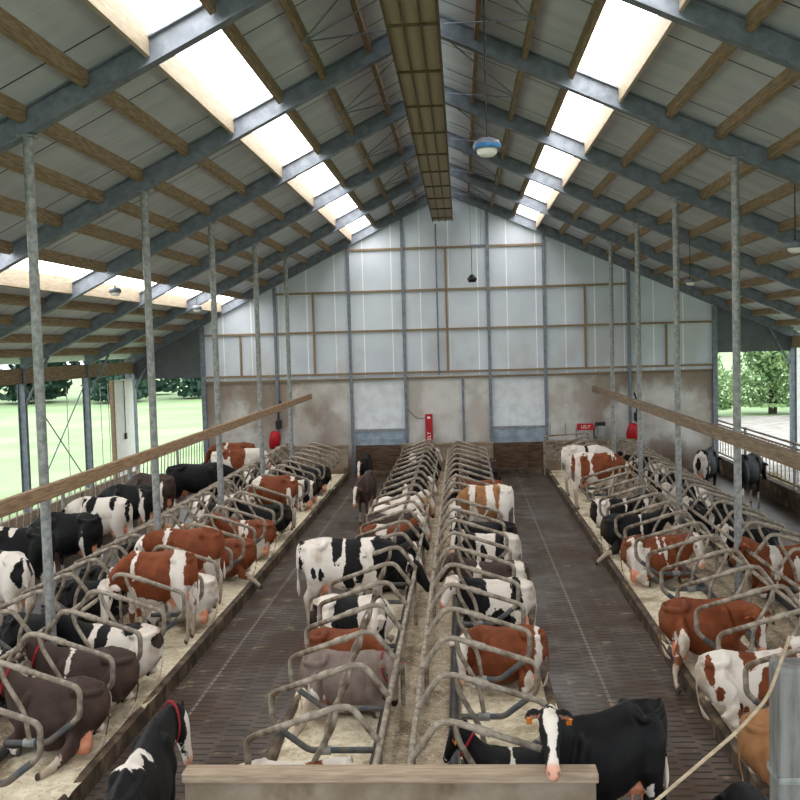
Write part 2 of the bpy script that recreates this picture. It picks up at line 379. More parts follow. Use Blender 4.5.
# ------------------------------------------------------------------ posts and rails
def post(x,yy,z0,label):
    p=empty('steel_post',(x,yy,z0)); m=MB(); top=rz(x,0)-.005; m.tube([(0,0,.012),(0,0,top-z0)],.062,14); m.obj('shaft',M['galv'],p)
    m=MB(); m.box((-.12,-.12,0),(.12,.12,.012)); m.obj('foot_plate',M['galv'],p)
    m=MB(); m.box((-.1,-.1,top-z0-.012),(.1,.1,top-z0+.006)); m.obj('head_plate',M['galv'],p)
    tag(p,label,'post','slender steel roof posts'); return p
for k in range(0,5): post(PL,FY(k),BZ,'slender grey steel post on the left carrying the roof, %s from the camera'%ordn(k+1))
for k in range(0,5): post(PR,FY(k),BZ,'slender grey steel post on the right carrying the roof, %s from the end wall'%ordn(5-k))
def woodrail(x,z0,z1,y1,label,thick):
    wm=M['railwood'] if x<0 else M['greywood']
    r=empty('timber_rail',(x,6,z0)); s=.075 if x<0 else -.075
    yy=6.0
    m=MB(); m.box((s-thick/2,0,0),(s+thick/2,y1-6,z1-z0)); bevel(m.obj('beam',wm,r),.012)
    for k in range(0,5):
        if FY(k)<y1: m=MB(); m.box((s*.15,FY(k)-6.04,.03),(s,FY(k)-5.96,z1-z0-.03)); m.obj('bracket',M['galv'],r)
    tag(r,label,'rail')
woodrail(PL,2.71,2.89,33.5,'long brown timber rail on the left row of posts',.09)
woodrail(PR,2.72,2.93,33.5,'long brown timber rail on the right row of posts',.11)
# ------------------------------------------------------------------ raised beds
from mathutils import noise as mn
def bed(name,x0,x1,kerbs,label,pipes,mid=None):
    b=empty(name,((x0+x1)/2,(YB0+YB1)/2,0)); cx,cy=b.location.x,b.location.y
    m=MB(); m.box((x0+.06-cx,YB0-cy+.01,0.002),(x1-.06-cx,YB1-cy-.01,.12)); m.obj('base',M['concrete'],b)
    nx=int((x1-x0)/.11); ny=int((YB1-YB0)/.13); v=[];fc=[]
    for j in range(ny+1):
        for i in range(nx+1):
            x=x0+(x1-x0)*i/nx; yy=YB0+(YB1-YB0)*j/ny
            h=.165+.075*mn.noise((x*1.3,yy*1.3,x0))+.03*mn.noise((x*4,yy*4,3))
            v.append((x-cx,yy-cy,max(.125,h)))
    for j in range(ny):
        for i in range(nx): a=j*(nx+1)+i; fc.append((a,a+1,a+nx+2,a+nx+1))
    m=MB(); m.add(v,fc,True)
    s=m.obj('bedding',[M['sand'],M['headsand']],b); s['kind']='stuff'
    if mid:
        for p in s.data.polygons:
            c=p.center; 
            if abs(c.x+cx-mid[0])<mid[1]: p.material_index=1
    for kx,w in kerbs:
        m=MB(); poly=[(kx-cx,0),(kx+w-cx,0),(kx+w-cx,.19),(kx+w*.6-cx,.215),(kx-cx,.20)]
        m.prism(poly,1,YB0-cy,YB1-cy); m.obj('kerb',M['kerb'],b)
    for px in pipes:
        m=MB(); m.tube([(px-cx,YB0-cy+.1,.25),(px-cx,YB1-cy-.1,.25)],.055,10); m.obj('brisket_pipe',M['pipe'],b)
    tag(b,label,'cubicle bed'); return b
bed('cubicle_bed',CLk,CRk,((CLk,.10),(CRk,-.10)),'long straw and sand covered double bed down the middle of the barn',(-.98,-.18),(-.58,.45))
bed('cubicle_bed',LOk,KL,((KL,-.11),(LOk,.11)),'straw covered double bed with muddy kerb on the left of the barn',(-5.0,-5.62),(-5.3,.36))
bed('cubicle_bed',KR,ROk,((KR,.11),(ROk,-.11)),'straw covered double bed with muddy kerb on the right of the barn',(3.98,5.0),(4.5,.55))
# ------------------------------------------------------------------ stall dividers
def divider_proto(sx,cx,le):
    e=empty('stall_divider')
    X=lambda t:sx*t
    m=MB(); m.tube([(X(le),0,.80),(X(le-.23),0,1.115),(X(le-.37),0,1.11),(X(cx),0,.83),(X(cx+.01),0,.54),(X(cx+.10),0,.45)],.0315,8,.09); m.obj('loop_rail',M['tube'],e)
    m=MB(); m.tube([(X(cx+.09),0,.46),(X(cx+.37),0,.25),(X(le-(.16 if cx==.16 else .4)),0,.25)],.0345,8,.06); m.obj('lower_bar',M['lowtube'],e)
    m=MB(); m.tube([(X(le-.37),0,1.11),(X(le-.39),0,.96),(X(le-.61),0,.57),(X(le-.65),0,.28)],.0265,8,.08); m.obj('strut',M['tube'],e)
    m=MB(); m.tube([(X(le-.71),0,.25),(X(le-.59),0,.25)],.049,8); m.obj('clamp',M['galv'],e)
    s_=(1.11-.83)/(le-.37-cx)
    m=MB(); m.tube([(X(le-.53),0,1.11-.16*s_),(X(le-.67),0,1.11-.30*s_)],.0405,8); m.obj('sleeve',M['tube'],e)
    return e
ROWS={'CL':(CLk,1,.16,1.34,8.6,1.145,'left side of the middle bed'),'CR':(CRk,-1,.285,1.52,8.25,1.19,'right side of the middle bed'),
 'LI':(KL,-1,.13,1.34,7.99,.98,'aisle side of the left bed'),'LO':(LOk,1,.12,1.15,8.02,.98,'outer side of the left bed'),
 'RI':(KR,1,.17,1.50,8.3,1.105,'aisle side of the right bed'),'RO':(ROk,-1,.12,1.28,8.3,1.105,'outer side of the right bed')}
DIV={}
for rn,(kx,sx,cx_,le,y0,st,desc) in ROWS.items():
    pr=divider_proto(sx,cx_,le); n=0; yy=y0; DIV[rn]=[]
    while yy<YB1-.3:
        n+=1; o=pr if n==1 else copy_tree(pr); o.location=(kx,yy,BZ); DIV[rn].append(yy)
        tag(o,'bent grey tube divider on the %s, %s from camera end'%(desc,ordn(n)),'stall divider','stall dividers on the '+desc); yy+=st
    r=empty('front_rail',(kx+sx*(le+.01),YB0+.1,BZ)); m=MB(); L=YB1-YB0-.2; m.tube([(0,0,.78),(0,L,.78)],.03,8); m.obj('tube',M['tube'],r)
    q=.5
    while q<L: m=MB(); m.tube([(0,q,-.05),(0,q,.76)],.028,8); m.obj('upright',M['tube'],r); q+=3.3
    tag(r,'long grey tube joining the divider fronts on the '+desc,'rail')
# low end partitions
def partition(x0,x1,y0,y1,z,label,mat,cap):
    p=empty('partition_wall',((x0+x1)/2,y0,0)); cx=p.location.x
    m=MB(); m.box((x0-cx,0,0),(x1-cx,y1-y0,z-.05)); m.obj('panel',mat,p)
    m=MB(); m.box((x0-cx-.02,-.03,z-.05),(x1-cx+.02,y1-y0+.02,z+.03)); bevel(m.obj('cap',cap,p),.012)
    tag(p,label,'partition wall')
partition(-2.3,.97,7.72,7.86,1.08,'low weathered concrete partition at the near end of the middle bed',M['concrete'],M['capwood'])
partition(-2.1,.98,YB1,YB1+.14,1.1,'low concrete partition at the far end of the middle bed',M['concrete'],M['concrete'])
partition(LOk+.2,KL,YB1,YB1+.14,1.1,'low concrete partition at the far end of the left bed',M['concrete'],M['concrete'])
partition(KR,ROk-.2,YB1,YB1+.14,1.1,'low concrete partition at the far end of the right bed',M['concrete'],M['concrete'])
# ------------------------------------------------------------------ feed fences
def feed_fence(x,sgn,label):
    e=empty('feed_fence',(x,20,0)); Y0,Y1=9-20,33.6-20
    m=MB(); m.box((-.1,Y0,0),(.1,Y1,.5)); m.obj('feed_kerb',M['kerb'],e)
    for z in (.62,1.55,1.68): m=MB(); m.tube([(0,Y0,z),(0,Y1,z)],.03,8); m.obj('rail',M['tube'],e)
    base=None
    for i in range(74):
        yy=Y0+.2+i*.33
        if base is None: m=MB(); m.tube([(0,-.05,.6),(0,-.05,.95),(0,.06,1.56)],.016,6); base=m.mesh('bar')
        link('bar',base,None if i else M['tube'],e,(0,yy,0))
    for k in range(0,5):
        m=MB(); m.tube([(-.0,FY(k)-20+.5,.5),(0,FY(k)-20+.5,1.72)],.045,8); m.obj('fence_post',M['galv'],e)
    tag(e,label,'feed fence')
    v=[];fc=[];n=120
    for j in range(n+1):
        yy=9+24.4*j/n
        for i in range(7):
            u=i/6; xx=x+sgn*(.12+u*1.1); z=.03+.42*math.sin(PI*min(1,u*.9+.12))*(.8+.5*mn.noise((xx*2,yy*1.5,1)))
            v.append((xx,yy,max(.025,z)))
    for j in range(n):
        for i in range(6): a=j*7+i; fc.append((a,a+1,a+8,a+7))
    m=MB(); m.add(v,fc,True); o=m.obj('feed',M['feed']); tag(o,'heap of chopped feed lying along the '+('left' if sgn<0 else 'right')+' feed fence','feed',kind='stuff')
feed_fence(-8.85,-1,'barred feed fence running along the open left side')
feed_fence(8.4,1,'barred feed fence running along the open right side')
# ------------------------------------------------------------------ equipment on the end wall
def text(body,size,loc,rot,mat,parent):
    c=bpy.data.curves.new('lettering','FONT'); c.body=body; c.size=size; c.extrude=.004; c.align_x='CENTER'; c.align_y='CENTER'
    o=bpy.data.objects.new('lettering',c); COL.objects.link(o); dg=bpy.context.evaluated_depsgraph_get(); me=bpy.data.meshes.new_from_object(o.evaluated_get(dg))
    bpy.data.objects.remove(o); r=link('lettering',me,mat,parent,loc); r.rotation_euler=rot; return r
e=empty('wall_unit',(-1.17,YW-.12,.98)); m=MB(); m.box((-.125,-.06,0),(.125,.11,1.08)); hs=bevel(m.obj('housing',M['red'],e),.02)
m=MB(); m.box((-.05,-.066,.93),(.05,-.058,1.0)); m.obj('badge',M['whitepaint'],hs)
text('LELY',.17,(0,-.064,.3),(PI/2,-PI/2,0),M['whitepaint'],hs)
m=MB(); m.tube([(-.12,.05,.95),(-.4,.06,.92),(-.72,.06,1.25)],.012,6,.15); m.obj('cable',M['black'],e)
tag(e,'tall narrow red control unit with white lettering on the white end wall','control unit')
e=empty('brush_unit',(4.1,YW-.42,0)); m=MB(); m.box((-.28,-.08,1.42),(.28,.08,1.64)); hs=bevel(m.obj('red_housing',M['red'],e),.02)
text('LELY',.15,(0,-.086,1.53),(PI/2,0,0),M['whitepaint'],hs)
m=MB(); m.box((.42,-.1,0),(.66,.12,1.55)); m.obj('cabinet',M['galv'],e)
m=MB(); m.box((.33,-.08,1.56),(.66,.08,1.68)); m.obj('motor',M['black'],e)
m=MB(); m.tube([(-.3,0,0),(-.3,0,1.5)],.03,8); m.tube([(.28,0,0),(.28,0,1.5)],.03,8); m.obj('support',M['galv'],e)
m=MB(); m.tube([(.33,-.06,1.6),(.25,-.1,1.3),(.4,-.1,1.0)],.02,6,.1); m.obj('hose',M['black'],e)
tag(e,'small horizontal red unit with white lettering on a grey stand at the right far end','control unit')
def cowbrush(x,yy,label):
    e=empty('cow_brush',(x,yy,1.0)); m=MB()
    prof=[]; 
    for i in range(13):
        z=i/12; r=.14+.11*math.sin(PI*z)**.6+.012*(i%2); prof.append((r*.8,z*.62))
    prof=[(0.001,0)]+prof+[(0.001,.62)]
    m.lathe(prof,(0,0,0),24); o=m.obj('bristle_drum',M['red'],e); o.rotation_euler=(.1,.15,0)
    m=MB(); m.tube([(.17,0,.65),(.2,0,1.35),(.2,.46,1.6)],.03,8,.1); m.obj('arm',M['black'],e)
    m=MB(); m.box((.1,-.1,.7),(.3,.1,.98)); bevel(m.obj('motor',M['black'],e),.02)
    tag(e,label,'cow brush')
cowbrush(-6.5,YW-.45,'red swinging cow brush on the left of the end wall')
cowbrush(5.62,YW-.45,'red swinging cow brush on the right of the end wall')
# small tubular gate by the far right stalls
e=empty('tube_gate',(3.4,YB1-.35,0)); m=MB(); m.tube([(-.75,0,0),(-.75,0,1.32),(.7,0,1.4),(.7,0,0)],.03,8,.12); m.obj('frame',M['tube'],e)
for z in (.55,.95): m=MB(); m.tube([(-.75,0,z),(.7,0,z)],.022,8); m.obj('gate_rail',M['tube'],e)
for x in (-.55,-.05): m=MB(); m.tube([(x,0,1.33),(x,0,1.75)],.018,6); m.obj('upright',M['tube'],e)
tag(e,'tube gate with rounded corner at the far end of the right bed','gate')
# ------------------------------------------------------------------ lamps
def dome_lamp(x,yy,z,r,label,cable,blue=False):
    e=empty('hanging_lamp',(x,yy,z)); s=r
    m=MB(); m.lathe([(.001,.75*s),(.5*s,.72*s),(.92*s,.5*s),(1.0*s,.3*s),(1.0*s,-.1*s),(.82*s,-.12*s)],n=28); m.obj('housing',M['steel'],e)
    if blue:
        m=MB(); m.lathe([(1.01*s,.26*s),(1.04*s,.2*s),(1.04*s,-.02*s),(1.01*s,-.08*s)],n=28); m.obj('rim',M['blue'],e)
    m=MB(); m.lathe([(.8*s,-.1*s),(.74*s,-.4*s),(.5*s,-.62*s),(.001,-.7*s)],n=24); m.obj('diffuser',M['dome'],e)
    m=MB(); m.tube([(0,0,.7*s),(0,0,cable)],.01,6); m.obj('cable',M['black'],e)
    m=MB(); m.lathe([(.001,.95*s),(.16*s,.9*s),(.16*s,.7*s)],n=12); m.obj('hook_cap',M['black'],e)
    tag(e,label,'lamp'); return e
def hang(px,py,yy): p=un(px,py,1,yy); return p
p=hang(487,148,12.6); dome_lamp(p.x,p.y,p.z,.165,'round blue-rimmed lamp with white dome hanging near the ridge',rz(p.x,.1)-p.z,True)
p=hang(795,247,16.8); dome_lamp(p.x,p.y,p.z,.15,'dome lamp hanging under the right roof at the frame edge',rz(p.x,.1)-p.z)
p=hang(690,282,25.0); dome_lamp(p.x,p.y,p.z,.13,'small dome lamp hanging under the right roof farther in',rz(p.x,.1)-p.z)
p=hang(115,292,21.3); dome_lamp(p.x,p.y,p.z,.13,'small dome lamp hanging beside the left lower rooflight',rz(p.x,.1)-p.z)
p=hang(197,309,29.0); dome_lamp(p.x,p.y,p.z,.14,'small dome lamp hanging at the far end of the left lower rooflight',rz(p.x,.1)-p.z)
p=hang(472,279,31.5)
e=empty('pendant_lamp',p); m=MB(); m.lathe([(.001,-.05),(.11,-.1),(.16,0),(.1,.08),(.04,.14),(.001,.15)],n=20); m.obj('shade',M['black'],e)
m=MB(); m.tube([(0,0,.12),(0,0,1.02)],.01,6); m.obj('cable',M['black'],e)
m=MB(); m.box((-.08,-.03,1.0),(.42,.03,1.06)); m.obj('cross_bar',M['steel'],e)
top=rz(p.x,.1)-p.z
m=MB(); m.tube([(-.02,0,1.05),(-.02,0,top)],.008,6); m.tube([(.3,0,1.05),(.3,0,top-.14)],.008,6); m.obj('suspension',M['steel'],e)
tag(e,'small dark cone lamp hanging before the white end wall','lamp')
# foreground post and rope
p0=un(779,668,1,4.2); p1=un(825,662,1,4.2)
e=empty('foreground_post',(p0.x,4.2,0)); m=MB(); wd=p1.x-p0.x; m.box((0,0,0),(wd,.16,p0.z)); bevel(m.obj('shaft',M['greypost'],e),.02)
m=MB(); m.box((-.004,-.004,p0.z-.5),(wd+.004,.165,p0.z-.47)); m.obj('strap',M['galv'],e)
tag(e,'weathered grey post standing close by at the right edge','post')
q=[un(650,806,1,4.15),un(738,731,1,4.15),un(768,698,1,4.15),un(790,636,1,4.15)]
m=MB(); m.tube(q,.008,8,.06); tag(m.obj('rope',M['capwood']),'taut pale rope crossing before the grey foreground post','rope')
# ------------------------------------------------------------------ trees outside
def tree(x,yy,h,r,trunk,mat,label,n=900,z0=-.06,leaf=.35,low=.25):
    e=empty('tree',(x,yy,z0)); rnd=random.Random(int(x*13+yy*7))
    m=MB(); m.tube([(0,0,0),(.1,.05,h*.35),(.0,.1,h*.75)],[trunk,trunk*.75,trunk*.3],10)
    for i in range(5):
        a=rnd.uniform(0,2*PI); zz=h*rnd.uniform(.3,.6); m.tube([(.05,.05,zz),(math.cos(a)*r*.6,math.sin(a)*r*.6,zz+h*.2)],[trunk*.4,trunk*.12],6)
    m.obj('trunk',M['bark'],e)
    v=[];fc=[]
    blobs=[(rnd.uniform(-.5,.5)*r,rnd.uniform(-.5,.5)*r,h*rnd.uniform(low+.1,.85),r*rnd.uniform(.4,.65)) for _ in range(14)]
    for i in range(n):
        b=rnd.choice(blobs); d=Vector((rnd.gauss(0,1),rnd.gauss(0,1),rnd.gauss(0,1))).normalized()*b[3]*rnd.uniform(.6,1)
        c=Vector((b[0],b[1],b[2]))+d
        if c.z<h*.06: c.z=h*.06
        u=Vector((rnd.gauss(0,1),rnd.gauss(0,1),rnd.gauss(0,1))).normalized(); w=u.orthogonal().normalized(); s=leaf*rnd.uniform(.6,1.2)
        k=len(v); v+=[c-u*s*.5,c+w*s*.28,c+u*s*.5,c-w*s*.28]; fc.append((k,k+1,k+2,k+3))
    m=MB(); m.add(v,fc); m.obj('crown',mat,e); tag(e,label,'tree','trees beyond the field' if 'field' in label else 'trees beyond the yard')
for i,(x,yy,h,r) in enumerate(((-31,88,9,4.2),(-39,90,10,4.6),(-47,88,9,4.2),(-56,90,11,4.6),(-33,99,9,4.4),(-24,93,8,4))):
    tree(x,yy,h,r,.3,M['leafdark'],'dark green tree beyond the field on the left, %s from the right'%ordn([3,4,5,6,2,1][i]),4500,leaf=.75,low=-.16)
for i,(x,yy,h,r) in enumerate(((13.6,57,8,2.3),(17.6,58,9,2.6),(21.6,57,8,2.3),(25.6,59,9,2.6))):
    tree(x,yy,h,r,.24,M['leaf'],'light green tree beyond the bright yard on the right, %s from the left'%ordn(i+1),7000,leaf=.34,low=-.12)
# ------------------------------------------------------------------ cattle
XS=.61   # the herd's proportions along the stall
def loft(mb,pts,rad,upv,n=14,ex=2.0,pear=0):
    P=[Vector(p) for p in pts]; v=[]; rings=0
    def ring(p,t,a,b):
        u=Vector(upv)-t*t.dot(Vector(upv)); u.normalize(); s=t.cross(u)
        for k in range(n):
            w=2*PI*k/n; c,q=math.cos(w),math.sin(w); c=math.copysign(abs(c)**(2/ex),c); q=math.copysign(abs(q)**(2/ex),q)
            v.append(p+s*(a*c*(1-pear*max(0,q)**1.3+pear*.3*max(0,-q)))+u*(b*q))
    T=[(P[min(i+1,len(P)-1)]-P[max(i-1,0)]).normalized() for i in range(len(P))]
    r0=rad[0]; m0=min(r0)*.7; ring(P[0]-T[0]*m0*.8,T[0],r0[0]*.55,r0[1]*.55); rings+=1
    for p,t,r in zip(P,T,rad): ring(p,t,r[0],r[1]); rings+=1
    r1=rad[-1]; m1=min(r1)*.7; ring(P[-1]+T[-1]*m1*.8,T[-1],r1[0]*.55,r1[1]*.55); rings+=1
    f=[(i*n+k,i*n+(k+1)%n,(i+1)*n+(k+1)%n,(i+1)*n+k) for i in range(rings-1) for k in range(n)]
    f.append(tuple(range(n-1,-1,-1))); f.append(tuple(range((rings-1)*n,rings*n)))
    mb.add(v,f,True)
TR=[(-1.0,1.30,1.08,.09),(-.93,1.35,.92,.16),(-.76,1.39,.78,.22),(-.50,1.42,.70,.265),(-.2,1.39,.60,.325),(.1,1.375,.555,.34),(.38,1.40,.60,.29),(.6,1.41,.68,.225),(.78,1.32,.78,.17),(.88,1.2,.85,.12)]
def skeleton(pose,s,yaw,elev,hp,opt,rnd,nf=.6):
    "chains: (part, points, radii (side,up), up vector, exponent). s = side that faces the camera (+1: +y)"
    C=[]; lie=pose=='lie'; dz=-.55 if lie else 0
    wd=1.1 if lie else 1.0; roll=(-.10*s if lie else 0)
    pts=[];rad=[]
    for x,t,b,w in TR:
        zc=(t+b)/2+dz; pts.append((x,roll*(zc-.4),zc)); rad.append((w*wd,(t-b)/2))
    C.append(('trunk',pts,rad,(0,0,1),2.15))
    C.append(('trunk',[(x,roll*(t+dz-.4),t+dz-.035) for x,t,b_,w in TR[1:8]],[(.045,.05)]*7,(0,0,1),2))
    for q in (1,-1):
        C.append(('trunk',[(-.44,q*.05,1.37+dz),(-.47,q*.15,1.355+dz),(-.50,q*.235,1.315+dz)],[(.08,.05),(.08,.045),(.055,.042)],(0,0,1),2))
        C.append(('trunk',[(-.50,q*.22,1.31+dz),(-.75,q*.16,1.27+dz),(-.96,q*.09,1.29+dz)],[(.03,.04),(.035,.045),(.045,.045)],(0,0,1),2))
        C.append(('trunk',[(.40,q*.17,1.25+dz),(.58,q*.19,.92+dz)],[(.13,.10),(.13,.11)],(1,0,0),2))
    # neck and head
    cy,sy=math.cos(yaw),math.sin(yaw); c2,s2=math.cos(yaw*nf),math.sin(yaw*nf)
    N0=Vector((.62,0,1.13+dz)); Ln=.66; el=math.radians(elev)
    Pp=N0+Vector((c2*Ln*math.cos(el),s2*Ln*math.cos(el),Ln*math.sin(el)))
    mid=(N0+Pp)/2+Vector((.03,-.0,.02))
    C.append(('neck',[N0-Vector((.12,0,.02)),N0.lerp(mid,.5)+Vector((.03,0,-.02)),mid,Pp.lerp(mid,.3),Pp],[(.2,.31),(.165,.27),(.125,.21),(.105,.16),(.10,.13)],(0,0,1),2.1))
    a=Vector((cy*math.cos(hp),sy*math.cos(hp),-math.sin(hp))); nrm=(Vector((cy*math.sin(hp),sy*math.sin(hp),math.cos(hp)))).normalized(); sd=nrm.cross(a)
    hd=lambda x,y,z: Pp+a*x+sd*y+nrm*z
    C.append(('head',[hd(-.05,0,.0),hd(.06,0,.0),hd(.15,0,-.01),hd(.27,0,-.015),hd(.39,0,-.025),hd(.47,0,-.03),hd(.515,0,-.035)],[(.11,.095),(.135,.13),(.14,.135),(.105,.108),(.088,.08),(.10,.082),(.08,.06)],tuple(nrm),2.4))
    ears=[]
    for q in (1,-1):
        dr=rnd.uniform(-.02,.05)
        e0=hd(.0,q*.085,.03); e1=hd(-.02,q*.17,.03-dr*.5); e2=hd(-.01,q*.25,.01-dr); e3=hd(.0,q*.31,-.02-dr)
        C.append(('ear',[e0,e1,e2,e3],[(.03,.028),(.026,.062),(.024,.066),(.018,.03)],tuple(a),2)); ears.append((e2,q))
    info=dict(P=Pp,a=a,n=nrm,s=sd,ears=ears,dz=dz,N0=N0,mid=mid)
    eyes=[hd(.14,q*.128,.05) for q in (1,-1)]; nost=[hd(.50,q*.05,.0) for q in (1,-1)]
    for e_ in eyes: C.append(('eye',[e_-a*.012,e_+a*.012],[(.03,.03)]*2,tuple(nrm),2))
    info['eyes']=eyes; info['nost']=nost; hoof=[]
    if not lie:
        st=opt.get('stride',0)
        for q in (1,-1):
            d=st*q*.12
            C.append(('leg',[(.52,q*.17,.95),(.54,q*.18,.72),(.56+d*.5,q*.165,.44),(.55+d,q*.16,.28),(.56+d,q*.165,.12),(.60+d,q*.165,.035)],[(.12,.12),(.095,.11),(.062,.066),(.044,.048),(.05,.05),(.055,.062)],(1,0,0),2)); hoof.append((.60+d,q*.165,.02))
            C.append(('leg',[(-.72,q*.15,1.24),(-.70,q*.18,1.08),(-.65,q*.20,.84),(-.72-d*.3,q*.18,.62),(-.86-d*.5,q*.16,.50),(-.84-d,q*.16,.30),(-.82-d,q*.165,.12),(-.77-d,q*.165,.035)],[(.08,.13),(.125,.22),(.13,.21),(.09,.13),(.06,.075),(.045,.052),(.05,.052),(.055,.062)],(1,0,0),2)); hoof.append((-.77-d,q*.165,.02))
        if opt.get('udder',1):
            C.append(('udder',[(-.66,0,.70),(-.40,0,.68)],[(.17,.17),(.14,.13)],(0,0,1),2))
            for qx in (-.58,-.42):
                for q in (1,-1): C.append(('udder',[(qx,q*.08,.55),(qx,q*.085,.47)],[(.022,.022),(.016,.016)],(1,0,0),2))
        C.append(('tail',[(-.96,0,1.36),(-1.04,0,1.26),(-1.06,.0,1.0),(-1.05,.02,.78)],[(.035,.035),(.03,.03),(.024,.024),(.024,.024)],(1,0,0),2))
        C.append(('switch',[(-1.05,.02,.78),(-1.05,.03,.6),(-1.04,.03,.48)],[(.028,.028),(.045,.045),(.02,.02)],(1,0,0),2))
    else:
        th=Vector((-.68,s*.20,.46))
        ext=opt.get('leg','fold')
        if ext=='fold':   L=[th,(-.44,s*.34,.33),(-.36,s*.40,.22),(-.70,s*.45,.13),(-.50,s*.47,.075),(-.34,s*.49,.06)]
        elif ext=='side': L=[th,(-.62,s*.40,.34),(-.80,s*.56,.22),(-.98,s*.80,.05),(-1.02,s*.98,-.05),(-1.0,s*1.12,-.12)]
        elif ext=='sidef': L=[th,(-.55,s*.36,.33),(-.60,s*.5,.22),(-.42,s*.72,.1),(-.30,s*.86,.07),(-.22,s*.93,.06)]
        elif ext=='out':  L=[th,(-.50,s*.34,.34),(-.52,s*.42,.24),(-.80,s*.46,.13),(-1.05,s*.48,.06),(-1.2,s*.50,.0)]
        else:             L=[th,(-.50,s*.32,.36),(-.62,s*.38,.22),(-.95,s*.34,.10),(-1.2,s*.36,-.02),(-1.32,s*.37,-.10)]
        C.append(('leg',L,[(.17,.26),(.14,.2),(.11,.13),(.065,.07),(.05,.052),(.05,.055)],(0,0,1),2)); hoof.append(tuple(L[-1]))
        C.append(('leg',[(-.68,-s*.16,.46),(-.48,-s*.30,.28),(-.72,-s*.30,.12),(-.5,-s*.34,.07)],[(.17,.25),(.14,.17),(.07,.07),(.05,.05)],(0,0,1),2)); hoof.append((-.5,-s*.34,.07))
        for q in (1,-1):
            C.append(('leg',[(.5,q*.19,.42),(.62,q*.21,.22),(.90,q*.20,.13),(.75,q*.23,.075),(.58,q*.25,.06)],[(.14,.15),(.10,.12),(.075,.07),(.05,.05),(.05,.045)],(0,0,1),2)); hoof.append((.58,q*.25,.055))
        if opt.get('udder',1):
            C.append(('udder',[(-.78,s*.26,.19),(-.55,s*.28,.17)],[(.13,.15),(.12,.12)],(0,0,1),2))
        C.append(('tail',[(-.96,0,.80),(-1.05,s*.02,.66),(-1.08,s*.05,.4),(-1.04,s*.12,.2)],[(.035,.035),(.03,.03),(.024,.024),(.022,.022)],(1,0,0),2))
        C.append(('switch',[(-1.04,s*.12,.2),(-.98,s*.22,.10),(-.9,s*.30,.07)],[(.025,.025),(.045,.045),(.02,.02)],(0,0,1),2))
    info['hoof']=hoof
    return C,info
DG=None
def remesh(me,vox):
    o=bpy.data.objects.new('tmp',me); COL.objects.link(o)
    m=o.modifiers.new('r','REMESH'); m.mode='VOXEL'; m.voxel_size=vox; m.use_smooth_shade=True
    m=o.modifiers.new('s','SMOOTH'); m.factor=.5; m.iterations=int(8*(.028/vox)**2)
    dg=bpy.context.evaluated_depsgraph_get(); out=bpy.data.meshes.new_from_object(o.evaluated_get(dg)); bpy.data.objects.remove(o); bpy.data.meshes.remove(me); return out
HERD=[]
